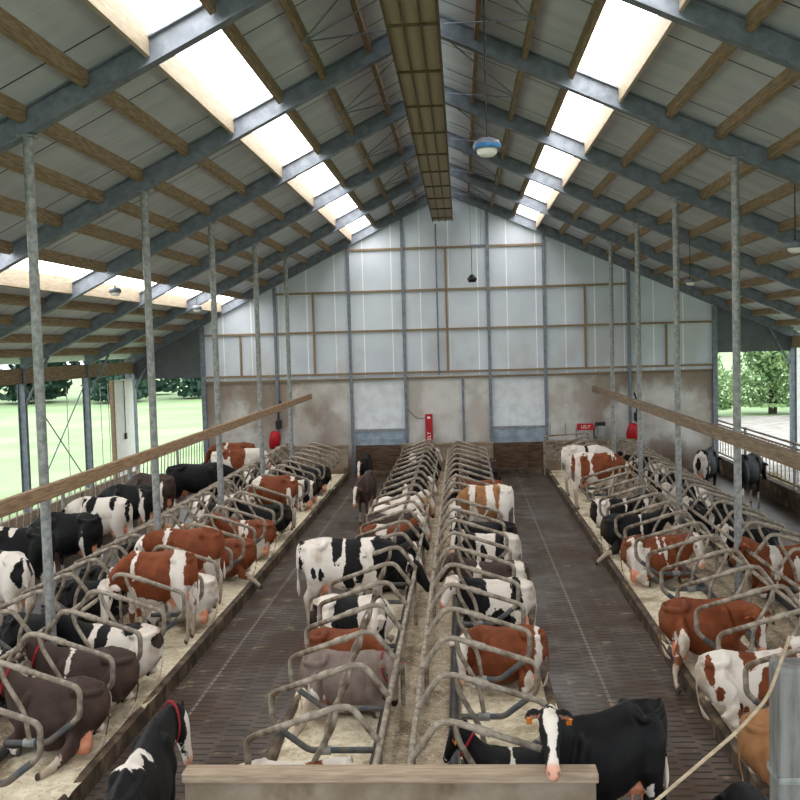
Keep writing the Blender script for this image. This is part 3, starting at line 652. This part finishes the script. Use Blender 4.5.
def cow(name_row,x,y,z,head,pose,coat,base,patches,face,label,look=0,elev=None,hp=None,size=1.0,socks=True,leg='fold',stride=0,vox=.028,tags=False,collar=None,udder=1,xs=XS,seed=None,muzzle=None,ear='coat',rand=0,nf=.6,side=0):
    """head: heading in degrees (0 = +X, 90 = away). look: turn of the head towards the viewer. base: 'd'/'w'.
    patches: (sign,x,z,rx,rz[,side]) in body coordinates, side n = viewer's side, f = far side"""
    rnd=random.Random(seed if seed is not None else int(abs(x*100)+abs(y*37)))
    th=math.radians(head); toward=side or (-1 if math.cos(th)>0 else 1)   # local y side that faces the viewer
    yaw=math.radians(look)*toward
    if elev is None: elev=32 if pose=='lie' else 18
    if hp is None: hp=42 if pose=='lie' else 50
    C,I=skeleton(pose,toward,yaw,elev,math.radians(hp),dict(leg=leg,stride=stride,udder=udder),rnd,nf)
    mb=MB()
    for part,pts,rad,upv,ex in C: loft(mb,pts,rad,upv,18 if len(pts)>6 else 12,ex,.26 if part=='trunk' and len(pts)>6 else 0)
    me=remesh(mb.mesh('cow'),vox)
    n=len(me.vertices); co=np.empty(n*3,'f'); me.vertices.foreach_get('co',co); co=co.reshape(-1,3).astype(float)
    # nearest chain
    S=[];Rr=[];PI_=[];TT=[]; names=[]
    for ci,(part,pts,rad,upv,ex) in enumerate(C):
        P=np.array([tuple(p) for p in pts]); q=np.array([ (r[0]+r[1])/2 for r in rad]); k=len(P)
        for i in range(k-1):
            for u in np.linspace(0,1,6):
                S.append(P[i]*(1-u)+P[i+1]*u); Rr.append(q[i]*(1-u)+q[i+1]*u); PI_.append(ci); TT.append((i+u)/(k-1))
    S=np.array(S);Rr=np.array(Rr);PI_=np.array(PI_);TT=np.array(TT)
    d=np.sqrt(((co**2).sum(1)[:,None]+(S**2).sum(1)[None]-2*co@S.T).clip(0))-Rr[None]
    j=d.argmin(1); ci=PI_[j]; tt=TT[j]; kind=np.array([c[0] for c in C])[ci]
    X,Y,Z=co[:,0],co[:,1],co[:,2]-I['dz']
    nk=kind=='neck'; X=np.where(nk,.55+tt*.62,X)
    if True:
        N0=np.array(I['N0']); Pn=np.array(I['P']); Z=np.where(nk,1.13+(co[:,2]-(N0[2]*(1-tt)+Pn[2]*tt)),Z)
    c=np.full(n,.25 if base=='d' else -.25)
    PT=list(patches)
    for i in range(rand):
        sg=-1 if base=='d' else 1
        PT.append((sg,rnd.uniform(-.9,.75),rnd.uniform(.7,1.45),rnd.uniform(.10,.26),rnd.uniform(.10,.34),rnd.choice('nfb')))
    for p in PT:
        sg,px,pz,rx,rz_=p[:5]; sidek=p[5] if len(p)>5 else 'b'
        dd=np.sqrt(((X-px)/rx)**2+((Z-pz)/rz_)**2); r=min(rx,rz_); v=(1-dd)*r
        if sidek!='b':
            sgn=toward if sidek=='n' else -toward; v=np.minimum(v,(Y*sgn+.05))
        c=np.maximum(c,v) if sg>0 else np.minimum(c,-v)
    # underside and legs
    rel=co-np.array(I['P']); hx=rel@np.array(I['a']); hy=rel@np.array(I['s']); hz=rel@np.array(I['n'])
    isleg=kind=='leg'
    if socks: c=np.where(isleg,np.minimum(c,(.52-tt)*.6),c)
    elif socks is None: c=np.where(isleg,np.where(tt>.4,.1,c),c)
    hd=(kind=='head')|(kind=='eye')
    if face=='dark': hc=np.full(n,.2)
    elif face=='white': hc=np.full(n,-.2)
    elif face=='whiteface': hc=np.maximum(np.abs(hy)-.105,-(hx-.02))
    elif face=='blaze': hc=np.minimum(.2,np.maximum(np.abs(hy)-(.062+.014*np.sin(hx*12)+np.clip(hx-.33,0,1)*.25),-(hz+.03))); hc=np.where(hx<-.02,np.maximum(hc,.03),hc)
    elif face=='narrow': hc=np.minimum(.2,np.maximum(np.abs(hy)-(.028+np.clip(hx-.38,0,1)*.4),-(hz+.03))); hc=np.where(hx<.03,np.maximum(hc,.03),hc)
    else: hc=c
    c=np.where(hd,hc,c)
    earm=kind=='ear'; c=np.where(earm,.2 if ear=='coat' and face!='white' else -.2,c)
    c=np.where(kind=='switch',-.2,c)
    skin=np.where(kind=='udder',1.0,0.0)
    mz=muzzle if muzzle is not None else (face in('white','whiteface','blaze'))
    if mz: skin=np.maximum(skin,np.where(hd,np.clip((hx-.43)/.03,0,1)*.8,0))
    skin=np.maximum(skin,np.where(earm&(((co-np.array(I['P']))@np.array(I['a']))>.012),.35,0))
    dark=np.zeros(n)
    for e_ in I['eyes']: dark=np.maximum(dark,np.clip((.034-np.linalg.norm(co-np.array(e_),axis=1))/.01,0,1))
    for e_ in I['nost']: dark=np.maximum(dark,np.clip((.024-np.linalg.norm(co-np.array(e_),axis=1))/.01,0,1))
    if not mz: dark=np.maximum(dark,np.where(hd,np.clip((hx-.45)/.03,0,1),0))
    for h_ in I['hoof']: dark=np.maximum(dark,np.clip((.085-np.linalg.norm(co-np.array(h_),axis=1))/.02,0,1)*.9)
    dark=dark*np.where((kind=='leg')|hd,1,0)
    low=np.clip((.75-Z)/.6,0,1) if pose!='lie' else np.clip((.35-co[:,2])/.3,0,1)*.7+np.clip((-.75-X)/.25,0,1)*.6
    for nm,arr in (('coat',c),('skin',skin),('dark',dark),('low',low)):
        a=me.attributes.new(nm,'FLOAT','POINT'); a.data.foreach_set('value',np.ascontiguousarray(arr,dtype='f'))
    # to the place
    ct,sn=math.cos(th),math.sin(th)
    def place(v):
        v=np.asarray(v,float)*size; return np.stack([(v[...,0]*ct-v[...,1]*sn)*xs,v[...,0]*sn+v[...,1]*ct,v[...,2]],-1)
    me.vertices.foreach_set('co',place(co).astype('f').ravel()); me.update()
    o=link('cow',me,M['c_'+coat],None,(x,y,z)); tag(o,label,'cow')
    def child(nm,mbx,mat):
        mm=mbx.mesh(nm); k=len(mm.vertices); b=np.empty(k*3,'f'); mm.vertices.foreach_get('co',b); mm.vertices.foreach_set('co',place(b.reshape(-1,3)).astype('f').ravel()); mm.update(); return link(nm,mm,mat,o)
    if tags:
        for e2,q in I['ears']:
            ax=I['a']; p=e2+ax*.03; m=MB(); s_=I['s']; nn=I['n']
            v=[p+s_*(i*.034)+nn*(kk*.042-.03)+ax*(t*.012) for t in (0,1) for i,kk in ((-1,-1),(1,-1),(1,1),(-1,1))]
            m.add(v,[(0,1,2,3),(7,6,5,4),(0,4,5,1),(1,5,6,2),(2,6,7,3),(3,7,4,0)]); child('ear_tag',m,M['tag'])
    if collar:
        P=I['P']; m_=I['mid']; ax=(P-m_).normalized(); u=(Vector((0,0,1))-ax*ax.z).normalized(); s_=ax.cross(u); cc=m_.lerp(P,.25)
        m=MB(); pts=[cc+s_*(math.cos(2*PI*k/24)*.142)+u*(math.sin(2*PI*k/24)*.215) for k in range(24)]
        v=[];f=[]
        for k,p in enumerate(pts):
            r=(p-cc).normalized()
            v+=[p-ax*.02,p+ax*.02,p+ax*.02+r*.012,p-ax*.02+r*.012]
        for k in range(24):
            for e_ in range(4): f.append((k*4+e_,k*4+(e_+1)%4,((k+1)%24)*4+(e_+1)%4,((k+1)%24)*4+e_))
        m.add(v,f,True); child('collar',m,M['collar_'+collar])
    return o
Bd=BZ-.02
TAKEN=set()
def stall(row,y,coat,base,patches,face,label,pose='lie',dx=0,exact=0,**k):
    kx,sx=ROWS[row][0],ROWS[row][1]
    st=ROWS[row][5]; cells=[v-st/2 for v in DIV[row][:1]]+[v+st/2 for v in DIV[row]]
    if exact: cells=[exact]
    y=min((v for v in cells if (row,round(v,2)) not in TAKEN),key=lambda v:abs(v-y*1.015)); TAKEN.add((row,round(y,2)))
    k.setdefault('size',.9 if row[1]=='O' else 1.0); k['size']*=.91 if pose=='lie' else .97
    x=kx+sx*(.05+.99*XS*k['size']+dx); k.setdefault('xs',XS); k.setdefault('size',.9 if row[1]=='O' else 1.0)
    return cow(row,x,y,Bd,0 if sx>0 else 180,pose,coat,base,patches,face,label,**k)
W,D=-1,1
# --- left bed, aisle side (from the camera)
stall('LI',10.02,'brown','d',[],'dark','plain dark brown cow with orange udder lying nearest in the left bed',leg='sidef',look=-20,vox=.02,collar='red',tags=True,size=1.0,dx=.0)
stall('LI',11.0,'brown','d',[(W,.28,1.25,.05,.30),(W,.27,1.46,.09,.1),(W,-.62,.86,.13,.22,'n')],'whiteface','dark brown cow with white flank stripe and white face lying in the left bed',vox=.022,look=5,collar='red',udder=0,size=1.04)
stall('LI',12.2,'black','w',[(D,.8,1.1,.36,.6),(D,.18,1.2,.13,.32),(D,-.12,.98,.11,.2),(D,-.4,1.42,.22,.1),(D,-.98,1.2,.1,.1)],'dark','white cow with black head and shoulder patches lying behind the brown cows on the left',vox=.022,look=15,udder=0,size=1.05)
stall('LI',14.15,'red','d',[(W,-.66,1.15,.17,.75),(W,-.7,.7,.25,.3),(W,.42,1.3,.05,.25),(W,.2,.6,.45,.14),(W,.5,.75,.12,.2)],'white','red and white cow standing in a left stall with white hip band',pose='stand',vox=.022,look=85,nf=.75,elev=-14,hp=66,dx=.05,size=1.0)
stall('LI',15.35,'tan','w',[(D,.3,1.3,.3,.2)],'white','pale cow lying just behind the standing red and white cow',look=10,udder=1)
stall('LI',16.45,'red','d',[(W,-.75,.6,.25,.3),(W,.55,1.35,.06,.2)],'white','plain red cow standing in the left stall next to the red and white one',pose='stand',look=20,elev=5,dx=.12,size=.98)
stall('LI',17.6,'red','d',[(W,.55,1.2,.16,.35)],'blaze','red cow lying with a hind leg over the left kerb',leg='back',udder=0)
stall('LI',19.75,'red','d',[(W,.15,1.25,.1,.28),(W,-.05,1.1,.05,.2),(W,-.65,.8,.2,.25)],'dark','orange red cow with white side marks lying halfway along the left bed',look=10)
stall('LI',21.85,'black','d',[],'dark','plain black cow lying behind the orange red cow in the left bed',udder=0)
stall('LI',23.05,'red','d',[(W,.62,1.35,.14,.22),(W,-.86,1.42,.12,.12),(W,-.75,.75,.09,.4)],'white','light red cow with white face standing far along the left bed',pose='stand',look=85,nf=.75,elev=-20,hp=70,dx=.0,size=.95)
stall('LI',25.5,'black','w',[(D,-.62,1.1,.13,.6),(D,-1.0,1.1,.1,.3)],'white','white cow with black hip band lying far along the left bed')
stall('LI',27.0,'black','d',[],'blaze','black cow lying in the far part of the left bed',rand=1)
stall('LI',28.6,'black','d',[],'dark','plain black cow lying at the far end of the left bed')
# --- left bed, outer side
stall('LO',11.5,'black','w',[(D,.0,1.1,.13,.3),(D,.7,1.2,.3,.5)],'blaze','white cow with black spots lying at the left edge of the frame',look=30)
stall('LO',13.0,'black','d',[],'dark','blue black cow lying beside the nearest left post',tags=True,look=55)
stall('LO',14.9,'black','d',[(W,.62,1.3,.16,.22)],'dark','black cow with small white shoulder mark lying behind the nearest left post',look=20)
stall('LO',16.0,'black','d',[(W,.1,1.2,.05,.35),(W,.75,1.1,.12,.4),(W,.5,1.4,.12,.1)],'white','black cow with white neck marks lying on the outer left side',look=35)
stall('LO',18.3,'black','d',[(W,.55,1.42,.14,.08),(W,-.7,.8,.2,.2)],'blaze','black cow with white neck streak lying left of the second left post',look=20)
stall('LO',20.4,'tan','d',[(W,.2,1.2,.2,.4)],'white','tan cow lying right of the second left post on the outer side',look=40)
stall('LO',22.7,'black','w',[(D,.1,1.1,.22,.6),(D,-.4,1.4,.2,.2)],'white','white cow with black saddle lying on the outer left side',look=25)
stall('LO',24.2,'black','w',[(D,-.3,1.2,.2,.3)],'white','mostly white cow lying near the third left post',look=50)
stall('LO',26.3,'black','w',[(D,.4,1.2,.2,.5),(D,-.5,1.3,.2,.3)],'white','white faced cow with black neck lying past the third left post',look=60)
stall('LO',28.9,'black','w',[(D,-.2,1.2,.3,.4)],'white','white and black cow lying in the far outer left stalls',look=50)
stall('LO',31.0,'black','d',[],'blaze','black cow lying in the farthest outer left stall',rand=2)
# --- left feed alley (standing, heads to the fence)
def feeder(x,y,head,coat,base,patches,face,label,**k): return cow('F',x,y,.0,head,'stand',coat,base,patches,face,label,**k)
feeder(-7.35,15.3,150,'black','w',[(D,.35,1.1,.5,.42),(D,-.95,1.2,.09,.22)],'blaze','white rumped cow with black side standing at the left feed fence edge',elev=-8,xs=.68,stride=.8)
feeder(-8.0,17.3,172,'black','d',[(W,.1,1.4,.13,.14),(W,.55,1.38,.1,.16)],'blaze','black cow with two white back marks standing at the left feed fence',elev=-10,xs=.68)
feeder(-7.65,18.8,168,'black','d',[(W,-.62,.75,.07,.3,'n')],'dark','black cow standing before the spotted cow at the left feed fence',elev=-5,xs=.68,stride=.6)
feeder(-7.75,20.8,170,'black','w',[(D,.25,1.25,.15,.24),(D,-.02,1.0,.11,.1),(D,.52,1.3,.07,.1),(D,-.52,1.28,.09,.12),(D,.35,1.0,.08,.2),(D,-.97,1.15,.06,.3)],'blaze','white cow with black spots standing at the left feed fence',elev=-5,xs=.68)
feeder(-7.7,22.6,165,'black','d',[(W,-.62,.85,.12,.35),(W,-.55,1.2,.07,.12)],'dark','black cow with white thigh standing beyond the spotted cow',elev=-5,xs=.68)
feeder(-7.85,24.6,160,'brown','d',[(W,-.65,.9,.12,.35)],'dark','dark brown cow with white thigh standing at the left feed fence',elev=-12,xs=.68)
cow('F',-7.2,26.6,0,14,'stand','black','d',[],'dark','large plain black cow walking along the left feed alley',elev=-10,xs=.8,size=1.0,stride=.7,vox=.024)
feeder(-7.0,30.2,15,'red','w',[(D,.1,1.2,.35,.4),(D,-.4,1.3,.15,.2)],'white','red and white cow standing at the far end of the left feed alley',elev=10,xs=.68,look=30)
feeder(-7.5,32.3,172,'red','d',[(W,.35,1.2,.06,.4)],'dark','light red cow with white shoulder stripe at the end of the left feed alley',elev=0,xs=.68)
# --- aisle, left
cow('A',-2.66,7.75,0,99,'stand','black','d',[(W,-.28,1.42,.16,.1),(W,-.42,1.42,.08,.16),(W,-.1,1.42,.06,.12)],'whiteface','black cow with white rump mark seen from behind at the bottom left',look=85,nf=.12,elev=4,hp=70,side=-1,size=.95,xs=.58,vox=.02,collar='red',muzzle=True)
cow('A',-2.5,25.2,0,262,'stand','brown','d',[],'blaze','brown cow with white blaze walking up the left aisle towards the camera',look=-12,elev=0,hp=62,xs=.6,size=.88)
cow('A',-2.95,29.6,0,268,'stand','black','d',[],'blaze','black cow with white blaze following in the left aisle',look=-8,elev=14,hp=60,xs=.6,size=.85)
# --- middle bed, left side
cow('CL',-1.86,15.7,0,2,'stand','black','w',[(D,-.22,1.32,.1,.3),(D,.08,1.22,.15,.34),(D,.0,.85,.10,.26),(D,.2,1.0,.09,.2),(D,.75,1.2,.26,.6),(D,-.68,.95,.055,.12),(D,-.55,.92,.04,.1),(D,-.97,1.1,.05,.35),(D,-.96,1.38,.06,.05)],'dark','white cow with black patches standing half in the left aisle',look=10,elev=-14,hp=45,vox=.02,size=1.02,xs=.78)
stall('CL',13.7,'black','w',[(D,-.15,1.15,.3,.42),(D,.58,1.1,.15,.7),(D,-.98,1.0,.12,.3)],'white','white and black cow with white face turned to the camera lying in the middle bed',look=105,nf=.9,elev=10,hp=66,vox=.02,udder=0,size=1.05,dx=-.06,muzzle=True)
stall('CL',12.05,'red','d',[(W,-.92,1.0,.14,.2),(W,-.98,1.3,.06,.08)],'narrow','plain red cow lying beneath the white faced head in the middle bed',look=60,elev=-8,hp=50,vox=.022,udder=0,size=.87,dx=.02)
stall('CL',11.1,'grey','d',[(W,-.7,.8,.22,.28)],'dark','grey brown cow with white hind leg and red strap lying in the middle bed',leg='side',look=75,elev=22,hp=70,collar='red',tags=True,vox=.02,size=.95,dx=.16)
stall('CL',9.0,'red','w',[(D,.55,1.1,.3,.3)],'white','small red and white cow mostly hidden behind the near concrete partition',elev=24,look=20,size=.82,udder=0,exact=8.6)
stall('CL',16.7,'black','d',[],'blaze','black cow with white blaze lying beside the standing white cow',look=40,udder=0)
stall('CL',17.9,'black','d',[(W,.4,1.42,.15,.1)],'dark','black cow with white neck spot lying in the middle bed, left side',udder=0)
stall('CL',19.0,'red','d',[(W,-.2,1.3,.2,.2)],'white','red cow with white back patch lying in the middle bed, left side',udder=0)
stall('CL',20.1,'brown','d',[],'white','brown cow with white face lying in the middle bed, left side',look=50,udder=0)
stall('CL',21.2,'tan','w',[(D,.5,1.0,.15,.3)],'dark','cream white cow lying in the middle bed, left side, nearer of two',udder=0)
stall('CL',22.4,'tan','w',[(D,-.4,1.0,.2,.3)],'white','cream white cow lying in the middle bed, left side, farther of two',udder=0)
stall('CL',24.6,'black','d',[(W,.1,1.1,.12,.3)],'white','black cow with white side mark lying in the middle bed, left side',udder=0)
stall('CL',26.9,'black','d',[],'blaze','plain black cow lying in the middle bed, left side, third from the wall',udder=0)
stall('CL',29.1,'black','d',[],'dark','plain black cow lying in the middle bed, left side, second from the wall',udder=0)
stall('CL',31.3,'black','d',[(W,-.2,1.2,.2,.3)],'white','black and white cow lying in the middle bed, left side, closest to the wall',udder=0)
# --- middle bed, right side
stall('CR',8.72,'black','d',[(W,.12,1.3,.03,.12)],'narrow','black cow lying behind the near concrete partition in the middle bed',look=-25,elev=42,hp=50,collar='red',vox=.02,udder=0,tags=True,size=.86,dx=.08)
stall('CR',11.75,'red','d',[(W,-.82,.95,.09,.4),(W,-.6,.75,.16,.14)],'white','plain red cow with white face lying in the right half of the middle bed',look=85,nf=.7,elev=16,hp=70,vox=.02,size=.96,dx=.02)
stall('CR',14.75,'black','w',[(D,.62,1.05,.34,.7),(D,-.55,1.2,.15,.25),(D,-.1,.78,.4,.2),(D,.28,1.15,.08,.2)],'white','white cow with black neck and belly lying in the right half of the middle bed',look=40,elev=26,vox=.022,size=1.0)
stall('CR',15.9,'brown','d',[(W,.45,1.2,.14,.25),(W,-.75,1.0,.2,.5)],'dark','brown cow with white rump lying in the right half of the middle bed',look=10,udder=0)
stall('CR',17.8,'black','w',[(D,-.35,1.2,.16,.4),(D,.65,1.0,.24,.6),(D,.2,.95,.08,.3)],'whiteface','white and black cow lying next to the brown one in the middle bed',look=60,udder=0,muzzle=True)
stall('CR',18.95,'black','d',[],'blaze','black cow with hind leg over the kerb lying beside the right aisle',leg='back',udder=0,look=60)
cow('CR',.42,20.6,Bd-.05,180,'stand','tan','w',[(D,.18,1.15,.21,.36),(D,-.42,1.22,.11,.25),(D,.72,1.1,.14,.4),(D,-.2,.8,.2,.12),(D,.85,1.2,.25,.3)],'white','white cow with tan patches standing in the right half of the middle bed',look=55,elev=-12,hp=62,xs=.55,vox=.022,size=1.0)
stall('CR',22.6,'black','d',[],'blaze','black cow lying beyond the standing tan and white cow',udder=0)
stall('CR',24.9,'red','d',[],'white','red cow lying far along the right half of the middle bed',udder=0)
stall('CR',27.2,'black','d',[],'blaze','black cow lying far along the right half of the middle bed',udder=0)
stall('CR',30.4,'brown','d',[],'dark','brown cow lying close to the wall in the right half of the middle bed',udder=0)
# --- right aisle
cow('A',1.12,8.46,0,203,'stand','black','d',[(W,-.6,.55,.1,.14,'n')],'blaze','black cow with white blaze resting her head on the near concrete partition',look=66,elev=44,hp=38,tags=True,vox=.018,size=.95,xs=.66,socks=None)
cow('A',1.98,6.35,0,90,'stand','black','d',[],'dark','blue black cow cut off by the bottom right corner',elev=-10,xs=.62,size=.95,socks=None)
# --- right bed, aisle side
stall('RI',9.0,'tan','d',[(W,-.1,1.44,.25,.07)],'white','tan cow lying in the near right stall behind the grey post',vox=.02,size=1.05,udder=0,dx=-.24,exact=9.3)
stall('RI',11.5,'red','w',[(D,-.02,1.36,.17,.14),(D,.34,.95,.26,.32),(D,-.84,1.2,.07,.16),(D,-.72,.98,.07,.1),(D,-.32,.74,.12,.1),(D,-.15,.76,.07,.08),(D,.78,1.25,.12,.2)],'white','red and white cow lying second nearest in the right bed',leg='fold',vox=.02,look=-20,elev=30,udder=0,size=.96,exact=11.3,dx=-.17)
stall('RI',13.3,'red','d',[(W,-.66,.9,.16,.18)],'blaze','plain red cow with white blaze and hind leg over the right kerb',leg='side',vox=.02,look=85,elev=15,hp=68,tags=True,size=1.02,dx=-.16,exact=13.45)
stall('RI',17.1,'red','d',[(W,-.68,.95,.28,.45),(W,.0,1.3,.04,.2),(W,.18,1.15,.04,.22),(W,-.35,1.15,.1,.1)],'white','red cow with white rump and streaked side lying in the right bed',vox=.022,look=70,elev=25,hp=64,size=1.05)
stall('RI',19.6,'black','d',[(W,.25,1.2,.03,.26)],'blaze','black cow with hind leg stretched over the right kerb',leg='back',vox=.024,udder=0,dx=-.05,size=1.05,look=35)
stall('RI',22.0,'black','w',[(D,-.93,1.1,.12,.4),(D,.0,1.1,.3,.6),(D,.7,1.1,.35,.6)],'whiteface','black and white cow with white face lying in the right bed',vox=.024,look=80,hp=62,udder=0,muzzle=True)
stall('RI',24.8,'red','w',[(D,.2,1.12,.44,.34),(D,-.5,1.05,.2,.3),(D,-.95,1.1,.08,.35),(D,-.58,.62,.15,.13),(D,.8,1.1,.2,.4)],'dark','white cow with red patches standing in the far right stalls',pose='stand',vox=.022,elev=-10,dx=-.05,size=1.05)
stall('RI',27.6,'black','w',[(D,.05,1.25,.06,.3)],'white','white cow with one black band standing in the farthest right stall',pose='stand',elev=-5,dx=-.05,size=1.02)
# --- right bed, outer side
stall('RO',12.6,'black','w',[(D,.5,1.2,.3,.4),(D,.9,1.3,.2,.2)],'blaze','black and white cow lying at the right edge behind the grey post',look=20)
stall('RO',14.7,'red','d',[(W,.5,1.2,.12,.4),(W,-.3,1.2,.2,.2)],'whiteface','red cow with white shoulder band and white face lying at the right edge',look=40,muzzle=True)
stall('RO',16.6,'red','d',[(W,.35,1.2,.16,.3),(W,-.2,1.0,.1,.3)],'dark','large red cow with white shoulder patch lying beyond the nearest right post',look=10,size=1.08)
stall('RO',18.4,'black','d',[(W,.6,1.4,.14,.12)],'white','black cow with white neck lying left of the nearest right post',look=50)
stall('RO',20.2,'black','d',[(W,.5,1.3,.1,.3)],'dark','black cow with white shoulder stripe lying on the outer right side',look=30)
stall('RO',21.9,'black','d',[(W,.1,1.4,.2,.1)],'white','black cow with white face lying on the outer right side',look=60)
stall('RO',24.0,'black','w',[(D,.0,1.1,.4,.5)],'white','white headed black and white cow lying right of the second right post',look=60)
stall('RO',26.0,'black','d',[(W,.62,1.3,.1,.3)],'blaze','black cow with white collar mark lying in the far outer right stalls',look=50)
stall('RO',28.4,'black','w',[(D,.6,1.2,.3,.4)],'blaze','white and black cow lying farthest in the outer right stalls',look=40)
stall('RO',30.6,'black','d',[],'blaze','black cow lying by the wall in the outer right stalls',rand=2)
# --- right feed alley
feeder(6.6,27.6,50,'black','d',[(W,-.85,1.3,.2,.3),(W,-.45,.75,.08,.3),(W,-.9,.8,.1,.4)],'dark','black and white cow standing at the right feed fence',elev=-10,xs=.62,stride=.6)
feeder(7.35,26.3,40,'black','d',[],'dark','plain black cow standing in shadow at the right feed fence',elev=-10,xs=.6)
feeder(6.75,14.6,165,'tan','w',[(D,.2,1.3,.1,.12),(D,.5,1.2,.1,.1),(D,-.1,1.35,.08,.1)],'white','cream cow with tan spots standing at the right edge of the frame',elev=-5,xs=.68)
# ------------------------------------------------------------------ light
wd=bpy.data.worlds.new('overcast_sky'); SC.world=wd; wd.use_nodes=True
bg=wd.node_tree.nodes['Background']; bg.inputs[0].default_value=(.90,.95,1,1); bg.inputs[1].default_value=3.0
SC.view_settings.view_transform='Standard'; SC.view_settings.look='None'; SC.view_settings.gamma=1; SC.view_settings.use_curve_mapping=False
SC.view_settings.exposure=0.0
SC.cycles.use_denoising=True
